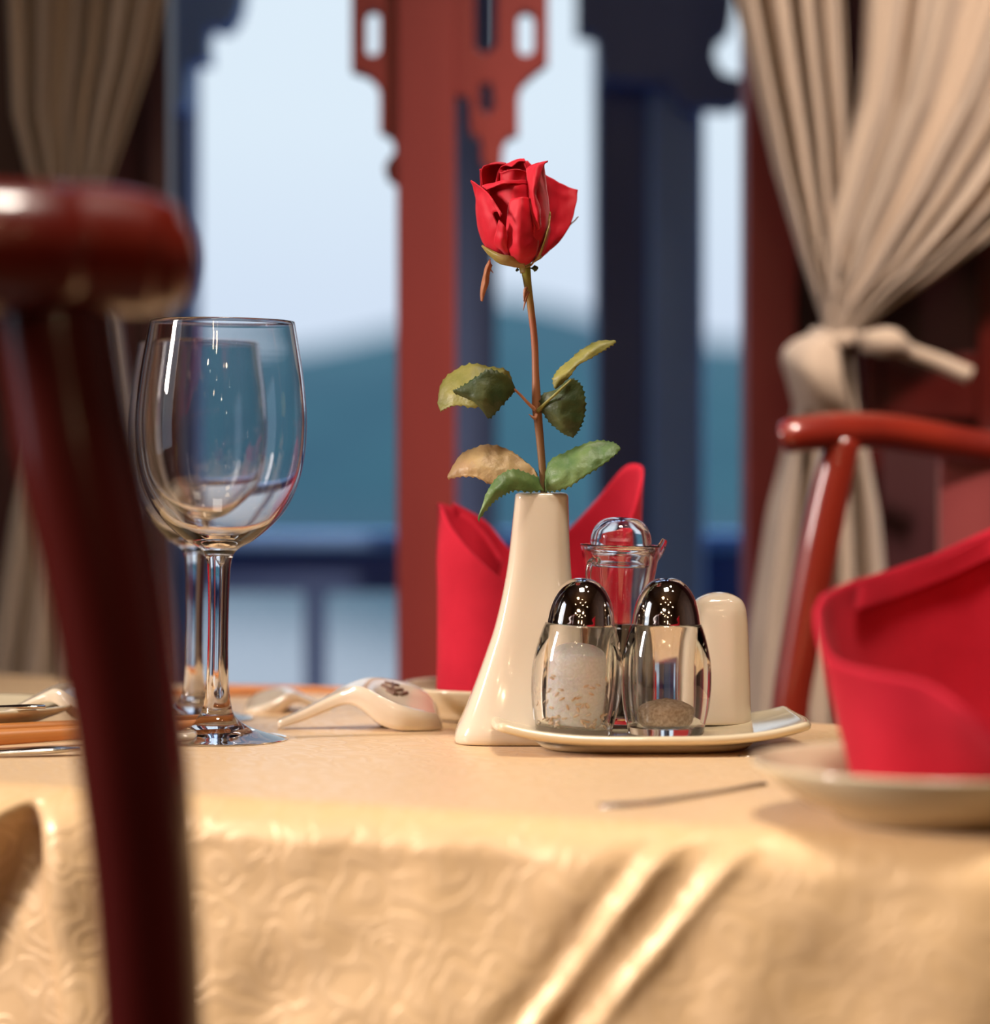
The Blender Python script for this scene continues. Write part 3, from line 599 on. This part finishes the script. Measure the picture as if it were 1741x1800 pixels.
# toothpick holder
Y = 1.487; k = Y/F
th = P(1264, 0, Y); zb = TZ+.0085
secs = []
for y, hw, hd in [(1283, 46, 40), (1281, 54, 47), (1274, 56, 49), (1240, 55, 48.5), (1180, 53.5, 47), (1120, 51, 45), (1090, 48.5, 43), (1076, 45.5, 40), (1066, 40, 36), (1059, 30, 28), (1054, 17, 16), (1052, 4, 4)]:
    zz = zb+(1283-y)*k; secs.append((zz, th.x-hw*k, th.x+hw*k, Y-hd*k, Y+hd*k, 3.2))
sm = cr([(a, b, c) for a, b, c, d, e_, f_ in secs], 4); sm2 = cr([(d, e_, f_) for a, b, c, d, e_, f_ in secs], 4)
tag(ob('toothpick_holder', *loft_super([(a[0], a[1], a[2], b[0], b[1], 3.2) for a, b in zip(sm, sm2)]), M['ceramic']), 'cream porcelain toothpick holder with rounded shoulders behind the right shaker', 'toothpick holder')

# ------------------------------------------------------------------ plates
def plate(px, Y, r, hgt, foot, label, lip=.0025):
    root = empty('plate', (P(px, 0, Y).x, Y, TZ+.0008), label, 'plate', 'cream plates')
    prof = [(0, .003), (foot-.004, .003), (foot-.003, 0), (foot, 0), (foot+.0015, .003), (foot+(r-foot)*.4, .0065), (foot+(r-foot)*.8, hgt*.68), (r-.001, hgt-lip), (r, hgt-.001), (r-.0008, hgt), (r-.003, hgt-.0008),
            (foot+(r-foot)*.76, hgt*.68+.003), (foot+(r-foot)*.4, .0105), (foot*.9, .0075), (0, .0065)]
    o = ob('dish_body', *lathe(prof, 96), M['plate'], root, local=True)
    return root
plate(893, 1.622, .064, .0185, .050, 'small deep cream plate under the rear napkin, behind the vase')
plate(1668, 1.158, .082, .024, .047, 'large cream plate under the front red napkin at the right edge')
plate(-66, 1.520, .062, .016, .030, 'cream saucer at the left edge behind the chair post')

# ------------------------------------------------------------------ napkins
# rear napkin: (bottom point, top point, depth) columns going round
def napkin(name, cols, label, bulge=0, n=9, thick=.0018):
    """cols: (bx, by, bY, tx, ty, tY); sheet from bottom edge to top edge"""
    rows = []
    for f in (0, .34, .67, 1.0):
        rows.append([(a[0]+(a[3]-a[0])*f, a[1]+(a[4]-a[1])*f, a[2]+(a[5]-a[2])*f) for a in cols])
    R = patch(rows, 7, n)
    for i, r in enumerate(R):
        for j, v in enumerate(r):
            v += Vector((noise.noise(v*28)*.0022, noise.noise(v*28+Vector((5, 5, 5)))*.0022, 0))*(i/len(R))
    return R
nk = empty('folded_napkin', P(945, 1215, 1.62), 'dark red napkin folded upright into two peaks, standing behind the bud vase', 'napkin', 'folded red napkins')
front = [(815, 1219, 1.640, 884, 985, 1.630), (790, 1220, 1.622, 835, 915, 1.645), (772, 1218, 1.600, 782, 886, 1.635), (775, 1220, 1.585, 775, 892, 1.605), (800, 1222, 1.572, 800, 935, 1.588), (850, 1226, 1.564, 852, 992, 1.574),
         (930, 1228, 1.562, 935, 1060, 1.568), (1010, 1226, 1.566, 1015, 1075, 1.574)]
R = napkin('front', front, '')
ob('outer_fold', *grid(R), M['napkin'], nk, thick=.0022)
back = [(812, 1216, 1.645, 800, 884, 1.640), (850, 1213, 1.665, 850, 915, 1.655), (895, 1212, 1.670, 893, 965, 1.665), (940, 1212, 1.668, 950, 985, 1.665), (990, 1212, 1.660, 1002, 925, 1.660), (1050, 1212, 1.650, 1058, 868, 1.650), (1090, 1214, 1.635, 1102, 820, 1.640),
        (1112, 1217, 1.612, 1130, 822, 1.625), (1095, 1220, 1.590, 1122, 870, 1.600), (1060, 1222, 1.575, 1075, 985, 1.585), (1015, 1224, 1.566, 1030, 1060, 1.574)]
R = napkin('back', back, '')
ob('inner_fold', *grid(R), M['napkin'], nk, thick=.0022)
# front napkin at the right edge
nk = empty('folded_napkin', P(1640, 1366, 1.16), 'bright red napkin folded into an open pocket, standing on the right edge plate', 'napkin', 'folded red napkins')
fr = [(1514, 1352, 1.190, 1450, 1045, 1.190), (1502, 1358, 1.176, 1434, 1072, 1.176), (1504, 1364, 1.158, 1440, 1110, 1.154), (1524, 1370, 1.142, 1468, 1160, 1.136), (1570, 1375, 1.124, 1530, 1182, 1.114), (1640, 1380, 1.112, 1620, 1200, 1.096),
      (1720, 1384, 1.104, 1690, 1245, 1.080), (1790, 1384, 1.100, 1760, 1310, 1.074), (1850, 1384, 1.100, 1830, 1350, 1.072)]
ob('outer_fold', *grid(napkin('f', fr, '')), M['napkin'], nk, thick=.003)
bk = [(1514, 1352, 1.192, 1448, 1048, 1.194), (1545, 1344, 1.208, 1500, 1022, 1.216), (1600, 1340, 1.222, 1570, 1000, 1.236), (1670, 1338, 1.232, 1650, 970, 1.252), (1750, 1338, 1.236, 1735, 930, 1.262), (1830, 1342, 1.226, 1815, 900, 1.256), (1880, 1350, 1.200, 1880, 930, 1.220), (1885, 1362, 1.160, 1882, 1100, 1.165), (1870, 1385, 1.100, 1850, 1345, 1.090)]
ob('inner_fold', *grid(napkin('b', bk, '')), M['napkin'], nk, thick=.003)
# doubled hem along the upper edge inside the pocket
hm = [(1505, 1072, 1.206, 1512, 1034, 1.2115), (1580, 1048, 1.229, 1580, 1010, 1.2315), (1660, 1018, 1.244, 1660, 980, 1.2465), (1745, 980, 1.253, 1742, 940, 1.2565), (1815, 956, 1.248, 1812, 914, 1.2505)]
ob('turned_hem', *grid(napkin('h', hm, '')), M['napkin'], nk, thick=.0022)

# ------------------------------------------------------------------ porcelain spoons, chopsticks, cutlery
def spoon(dx, dy, Y, label, k=1.0, flip=1, x0=490, y0=1280):
    """overturned soup spoon; sections: x, front bottom y, front top y, back top y, half depth mm"""
    sec = [(488, 1278, 1268, 1266, 2.5), (495, 1279, 1265, 1262, 4.5), (530, 1268, 1250, 1246, 6), (570, 1252, 1230, 1225, 7.5), (600, 1240, 1216, 1208, 10), (622, 1240, 1206, 1198, 14), (645, 1254, 1209, 1192, 18), (670, 1274, 1223, 1193, 21), (700, 1283, 1236, 1198, 23), (728, 1284, 1245, 1206, 22), (752, 1284, 1250, 1220, 19),
           (768, 1283, 1254, 1240, 14), (776, 1282, 1270, 1266, 8), (778, 1280, 1276, 1275, 4)]
    rows = []
    for x, fb, ft, bt, hd in sec:
        X = x0+dx+flip*k*(x-x0); g = lambda y: y0+dy+k*(y-y0); h = hd*mm
        rows.append([(X, g(fb), Y-h*.92), (X, g(fb*.4+ft*.6), Y-h), (X, g(ft)+2.5, Y-h*.93), (X, g(ft), Y-h*.80), (X, g(bt*.5+ft*.5)-.3, Y), (X, g(bt), Y+h*.72), (X, g(bt)+3, Y+h*.92), (X, g(fb*.45+bt*.55), Y+h), (X, g(fb), Y+h*.9), (X, g(fb)-3, Y), (X, g(fb), Y-h*.92)])
    R = patch(rows, 3, 4); v, f = grid(R)
    n = len(R[0]); f.append(tuple(range(n-1))); f.append(tuple((len(R)-1)*n+q for q in range(n-1)))
    root = empty('soup_spoon', P(x0+dx+flip*k*120, y0+dy+2, Y), label, 'spoon', 'porcelain soup spoons')
    ob('spoon_body', v, f, M['ceramic'], root)
    return root
SY = 1.545
sp1 = spoon(0, 0, SY, 'white porcelain soup spoon lying face down, left of the bud vase')
# maker's mark on the flat underside, two small strokes in a ring
V, Fc = [], []
def ftop(x, g):
    u = (x-670)/58; ft_ = 1223+22*u; bt_ = 1193+13*u; h = .0215
    return P(x, ft_+(bt_-ft_)*g-1.0, SY+h*(-.80+1.52*g)-.0006)
for (xa, ga), (xb, gb) in (((672, .62), (690, .50)), ((690, .50), (708, .66)), ((680, .40), (700, .34)), ((676, .80), (702, .82)), ((690, .86), (692, .30)), ((704, .40), (716, .58))):
    V, Fc = join((V, Fc), tube([ftop(xa, ga), ftop(xb, gb)], [.0011, .0011], 6, 2))
ob('stamp', V, Fc, M['stamp'], sp1)
spoon(120, -22, 1.66, 'blurred porcelain soup spoon lying beyond, between the wine glasses and sharp spoon', k=.58, flip=-1, x0=480, y0=1284)
spoon(-354, -18, 1.53, 'white porcelain spoon resting across the saucer at the left edge', k=.72, x0=0, y0=1287)
def chop(a, b, w0, w1, label):
    o = ob('chopstick', *tube([a, a.lerp(b, .3), a.lerp(b, .7), b], [w0, w0*.9, w1*1.1, w1], 8, 3), M['chop'])
    return tag(o, label, 'chopstick', 'wooden chopsticks')
chop(P(-120, 1304, 1.425), P(398, 1271, 1.49), .0045, .0028, 'orange brown chopstick nearest the viewer, passing under the left saucer rim')
chop(P(-120, 1290, 1.447), P(392, 1263, 1.525), .0040, .0028, 'orange brown chopstick lying just beyond the nearest one at left')
chop(P(330, 1209, 1.80), P(620, 1216, 1.79), .0032, .0028, 'thin brown chopstick far across the table, beyond the blurred spoon')
chop(P(250, 1222, 1.76), P(490, 1213, 1.765), .0030, .0026, 'thin brown chopstick crossing behind the wine glass stems')
o = ob('chopstick_rest', *loft_super([(TZ+.0012, P(285, 0, 1.465).x, P(346, 0, 1.465).x, 1.458, 1.474, 3), (TZ+.004, P(283, 0, 1.465).x, P(348, 0, 1.465).x, 1.457, 1.475, 3), (TZ+.0062, P(288, 0, 1.465).x, P(342, 0, 1.465).x, 1.459, 1.473, 3)]), M['ceramic'], bevel=.001)
tag(o, 'small cream chopstick rest beside the foot of the sharp wine glass', 'chopstick rest')
# cutlery
def cutlery(name, pts, wid, label, cat):
    P0 = [P(*q) for q in pts]; R = []
    path = cr([tuple(p) for p in P0], 6); w = [q[0] for q in cr([(a, 0, 0) for a in wid], 6)]
    V, Fc = tube(P0, wid, 12, 6, flat=.32, up=(0, 0, 1))
    return tag(ob(name, V, Fc, M['steel']), label, cat)
cutlery('table_knife', [(-60, 1326, 1.392), (20, 1322, 1.397), (90, 1318, 1.402), (139, 1316, 1.406)], [.004, .005, .006, .003], 'silver knife lying at the left edge in front of the chopsticks', 'knife')
cutlery('teaspoon', [(-60, 1245, 1.475), (0, 1243, 1.475), (50, 1242, 1.475), (79, 1242, 1.477)], [.003, .003, .004, .0035], 'thin silver teaspoon handle lying across the left saucer', 'spoon')
cutlery('fork', [(1055, 1418, 1.197), (1120, 1414, 1.203), (1200, 1402, 1.226), (1270, 1390, 1.250), (1340, 1378, 1.277)], [.0042, .004, .003, .0024, .003], 'dark silver fork handle emerging from beside the large right plate', 'fork')
cutlery('table_knife', [(1300, 1330, 1.400), (1400, 1327, 1.405), (1500, 1326, 1.407), (1640, 1326, 1.407)], [.003, .004, .0045, .004], 'silver knife behind the front right napkin, beyond the plate', 'knife')

# ------------------------------------------------------------------ curtains
def curtain_sheet(name, left, right, ys, Y, folds, amp, parent, seed=0, nu=90, nv=60, mt=None, jit=1.0):
    fl = lerp_tab(left); frr = lerp_tab(right); R = []
    fa = folds*2*PI
    for i in range(nv+1):
        y = ys[0]+(ys[1]-ys[0])*i/nv; row = []
        a, b = fl(y), frr(y)
        wd = (b-a)/F*Y
        for j in range(nu+1):
            u = j/nu; uu = u+.035*jit*math.sin(u*7+seed)+.02*math.sin(u*17+seed*2)
            A = min(amp, wd*1.2/folds)
            dY = A*math.sin(fa*uu+seed+.25*math.sin(y*.006+seed))+A*.35*math.sin(fa*2.3*uu+seed)
            row.append(P(a+(b-a)*u, y, Y+dY-.01))
        R.append(row)
    return ob(name, *grid(R), mt or M['curtain'], parent, thick=.0008)
CY = 2.06
cu = empty('tied_curtain', (P(1470, 0, CY).x, CY, .30), 'bright cream gauze curtain on the right, gathered by a knotted tie', 'curtain', 'cream curtains tied at the window')
curtain_sheet('left_gather', [(-200, 1250), (0, 1292), (150, 1326), (300, 1362), (450, 1408), (560, 1446), (590, 1452)], [(-200, 1472), (0, 1482), (240, 1494), (450, 1490), (590, 1500)], (-200, 592), CY, 4, .012, cu, 1.0)
curtain_sheet('right_gather', [(-200, 1530), (0, 1520), (100, 1516), (180, 1508), (300, 1478), (420, 1452), (590, 1450)], [(-200, 2300), (0, 2130), (200, 1960), (340, 1830), (420, 1740), (480, 1660), (530, 1580), (570, 1525), (592, 1505)], (-200, 592), CY-.012, 6.5, .015, cu, 2.2, nu=130)
curtain_sheet('lower_fall', [(585, 1450), (640, 1420), (720, 1396), (900, 1350), (1100, 1318), (1300, 1300), (2100, 1290)], [(585, 1500), (640, 1500), (720, 1512), (900, 1545), (1100, 1565), (1300, 1580), (2100, 1590)], (585, 2000), CY, 4, .013, cu, .4)
tie = ob('tie_band', *tube([P(1436, 588, CY-.008), P(1455, 596, CY-.030), P(1480, 598, CY-.034), P(1502, 590, CY-.014), P(1500, 586, CY+.012), P(1450, 586, CY+.014), P(1436, 588, CY-.008)], [.006]*7, 12), M['curtain'], cu)
R = patch([[(1440, 585, CY-.02), (1455, 590, CY-.035), (1470, 595, CY-.035)], [(1400, 598, CY-.02), (1430, 612, CY-.045), (1475, 620, CY-.04)], [(1376, 625, CY-.02), (1420, 650, CY-.05), (1480, 660, CY-.045)], [(1385, 665, CY-.02), (1430, 690, CY-.045), (1490, 700, CY-.04)], [(1400, 720, CY-.01), (1440, 730, CY-.03), (1500, 735, CY-.03)]])
ob('tie_loop', *grid(R), M['curtain'], cu, thick=.002)
ob('tie_cord', *tube([P(1520, 606, CY-.03), P(1560, 600, CY-.04), P(1600, 618, CY-.03), P(1650, 636, CY-.03), P(1706, 660, CY-.03)], [.007, .009, .0062, .006, .0065], 12), M['curtain'], cu)
ob('tie_knot', *tube([P(1512, 590, CY-.03), P(1540, 600, CY-.04), P(1570, 602, CY-.04), P(1598, 614, CY-.035)], [.003, .0095, .010, .004], 12), M['curtain'], cu)
cl = empty('tied_curtain', (P(140, 0, CY).x, CY, .30), 'shadowed grey brown gauze curtain hanging at the far left behind the chair', 'curtain', 'cream curtains tied at the window')
curtain_sheet('upper_gather', [(-200, -30), (0, 12), (200, 20), (330, 55), (500, 105)], [(-200, 330), (0, 290), (110, 265), (230, 225), (330, 190), (500, 160)], (-200, 500), CY, 6, .013, cl, 1.9)
curtain_sheet('lower_fall', [(495, 105), (560, 95), (900, 20), (1300, -40), (2000, -80)], [(495, 160), (560, 205), (700, 222), (900, 240), (1300, 215), (2000, 200)], (495, 2000), CY, 5, .013, cl, .9)
ob('tie_band', *tube([P(100, 495, CY-.01), P(120, 500, CY-.034), P(150, 500, CY-.034), P(166, 495, CY-.01)], [.006]*4, 12), M['curtain'], cl)

# ------------------------------------------------------------------ chairs
def chair_low(root, cx, cy, ang, mt, seat_z=.45):
    c, s = math.cos(ang), math.sin(ang)
    def tr(v): return [(cx+x*c-y*s, cy+x*s+y*c, z) for x, y, z in v]
    v, f = box(-.23, .23, -.02, .40, seat_z-.03, seat_z); ob('seat', tr(v), f, mt, root, smooth=False, bevel=.006)
    for x, y in ((-.2, .37), (.2, .37)):
        v, f = box(x-.018, x+.018, y-.018, y+.018, 0, seat_z-.03); ob('leg', tr(v), f, mt, root, smooth=False, bevel=.004)
    v, f = box(-.2, .2, .362, .378, .16, .19); ob('stretcher', tr(v), f, mt, root, smooth=False)
NY_ = 1.0
ch = empty('dining_chair', (-.34, NY_, 0), 'dark red lacquered chair in the near left foreground, back to the viewer, out of focus', 'chair', 'lacquered dining chairs')
kk = NY_/F
crest = [P(349, 456, NY_+.0), P(338, 456, NY_), P(312, 456, NY_), P(270, 450, NY_), P(200, 440, NY_-.004), P(110, 436, NY_-.012), P(0, 434, NY_-.024), Vector((-.26, .952, .975)), Vector((-.36, .912, .978)), Vector((-.46, .880, .976)), Vector((-.53, .862, .972)), Vector((-.58, .85, .968))]
ob('crest_rail', *tube(crest, [12*kk, 50*kk, 84*kk, 104*kk, 112*kk, 114*kk, 114*kk, 112*kk, 108*kk, 108*kk, 100*kk, 40*kk], 28, 6), M['lacquer'], ch)
post = [P(95, 470, NY_), P(97, 560, NY_), P(118, 700, NY_), P(140, 820, NY_), P(180, 1000, NY_), P(212, 1180, NY_), P(235, 1350, NY_), P(255, 1550, NY_), P(270, 1800, NY_), P(285, 2300, NY_), P(285, 3000, NY_), Vector((P(270, 0, NY_).x, NY_-.03, 0))]
pr = [100*kk, 106*kk, 106*kk, 108*kk, 105*kk, 101*kk, 98*kk, 93*kk, 90*kk, 86*kk, 86*kk, 70*kk]
ob('back_post', *tube(post, pr, 28, 6), M['darklacquer'], ch)
dxp = Vector((-.37, -.124, 0)); mid = post[-1]
post2 = [Vector((post[-1].x-(p.x-post[-1].x), p.y, p.z))+dxp for p in post]
ob('back_post', *tube(post2, pr, 28, 6), M['darklacquer'], ch)
cA, sA = math.cos(.32), math.sin(.32); ccx, ccy = -.325, .935
v, f = box(-.07, .07, -.006, .008, .45, .96)
ob('splat', [(ccx+x*cA-y*sA, ccy+x*sA+y*cA, z) for x, y, z in v], f, M['darklacquer'], ch, smooth=False, bevel=.003)
chair_low(ch, ccx, ccy, .32, M['darklacquer'])
# rear chair by the window
BY = 1.88; kb = BY/F
rc = empty('dining_chair', (P(1800, 0, BY).x, BY, 0), 'glossy red armchair by the window behind the right napkin, curved top rail', 'chair', 'lacquered dining chairs')
rail = [P(1374, 770, BY-.05), P(1382, 768, BY-.05), P(1410, 763, BY-.045), P(1470, 757, BY-.03), P(1540, 757, BY-.01), P(1620, 768, BY+.01), P(1741, 790, BY+.03), P(1850, 796, BY+.035), P(1990, 790, BY+.03), P(2120, 768, BY+.01), P(2270, 760, BY-.04), P(2330, 770, BY-.05)]
ob('top_rail', *tube(rail, [14*kb, 28*kb, 31*kb, 33*kb, 32*kb, 32*kb, 33*kb, 33*kb, 33*kb, 32*kb, 31*kb, 16*kb], 20, 6), M['lacquer'], rc)
bp_ = [P(1484, 770, BY-.03), P(1468, 830, BY-.03), P(1446, 930, BY-.03), P(1424, 1040, BY-.03), P(1405, 1150, BY-.03), P(1388, 1260, BY-.03), P(1370, 1500, BY-.03), P(1362, 2000, BY-.03), Vector((P(1360, 0, BY).x, BY-.03, 0))]
ob('back_post', *tube(bp_, [30*kb, 33*kb, 35*kb, 35*kb, 34*kb, 33*kb, 33*kb, 33*kb, 28*kb], 20, 6), M['lacquer'], rc)
xm = P(1852, 0, BY).x
ob('back_post', *tube([Vector((2*xm-p.x, p.y, p.z)) for p in bp_], [30*kb, 33*kb, 35*kb, 35*kb, 34*kb, 33*kb, 33*kb, 33*kb, 28*kb], 20, 6), M['lacquer'], rc)
ob('splat', *box(P(1650, 0, BY+.03).x, 2*xm-P(1650, 0, BY+.03).x, BY+.025, BY+.038, .45, P(0, 800, BY).z), vary(mat('rosewood_splat', (.3, .07, .07), .3, Coat_Weight=.3), (.17, .032, .036), (.23, .048, .048), 10, (1, 1, .1)), rc, smooth=False, bevel=.003)
v, f = box(xm-.21, xm+.21, BY-.46, BY+.03, .42, .45); ob('seat', v, f, M['lacquer'], rc, smooth=False, bevel=.006)
for x in (xm-.19, xm+.19):
    ob('leg', *box(x-.016, x+.016, BY-.44, BY-.41, 0, .42), M['lacquer'], rc, smooth=False, bevel=.004)
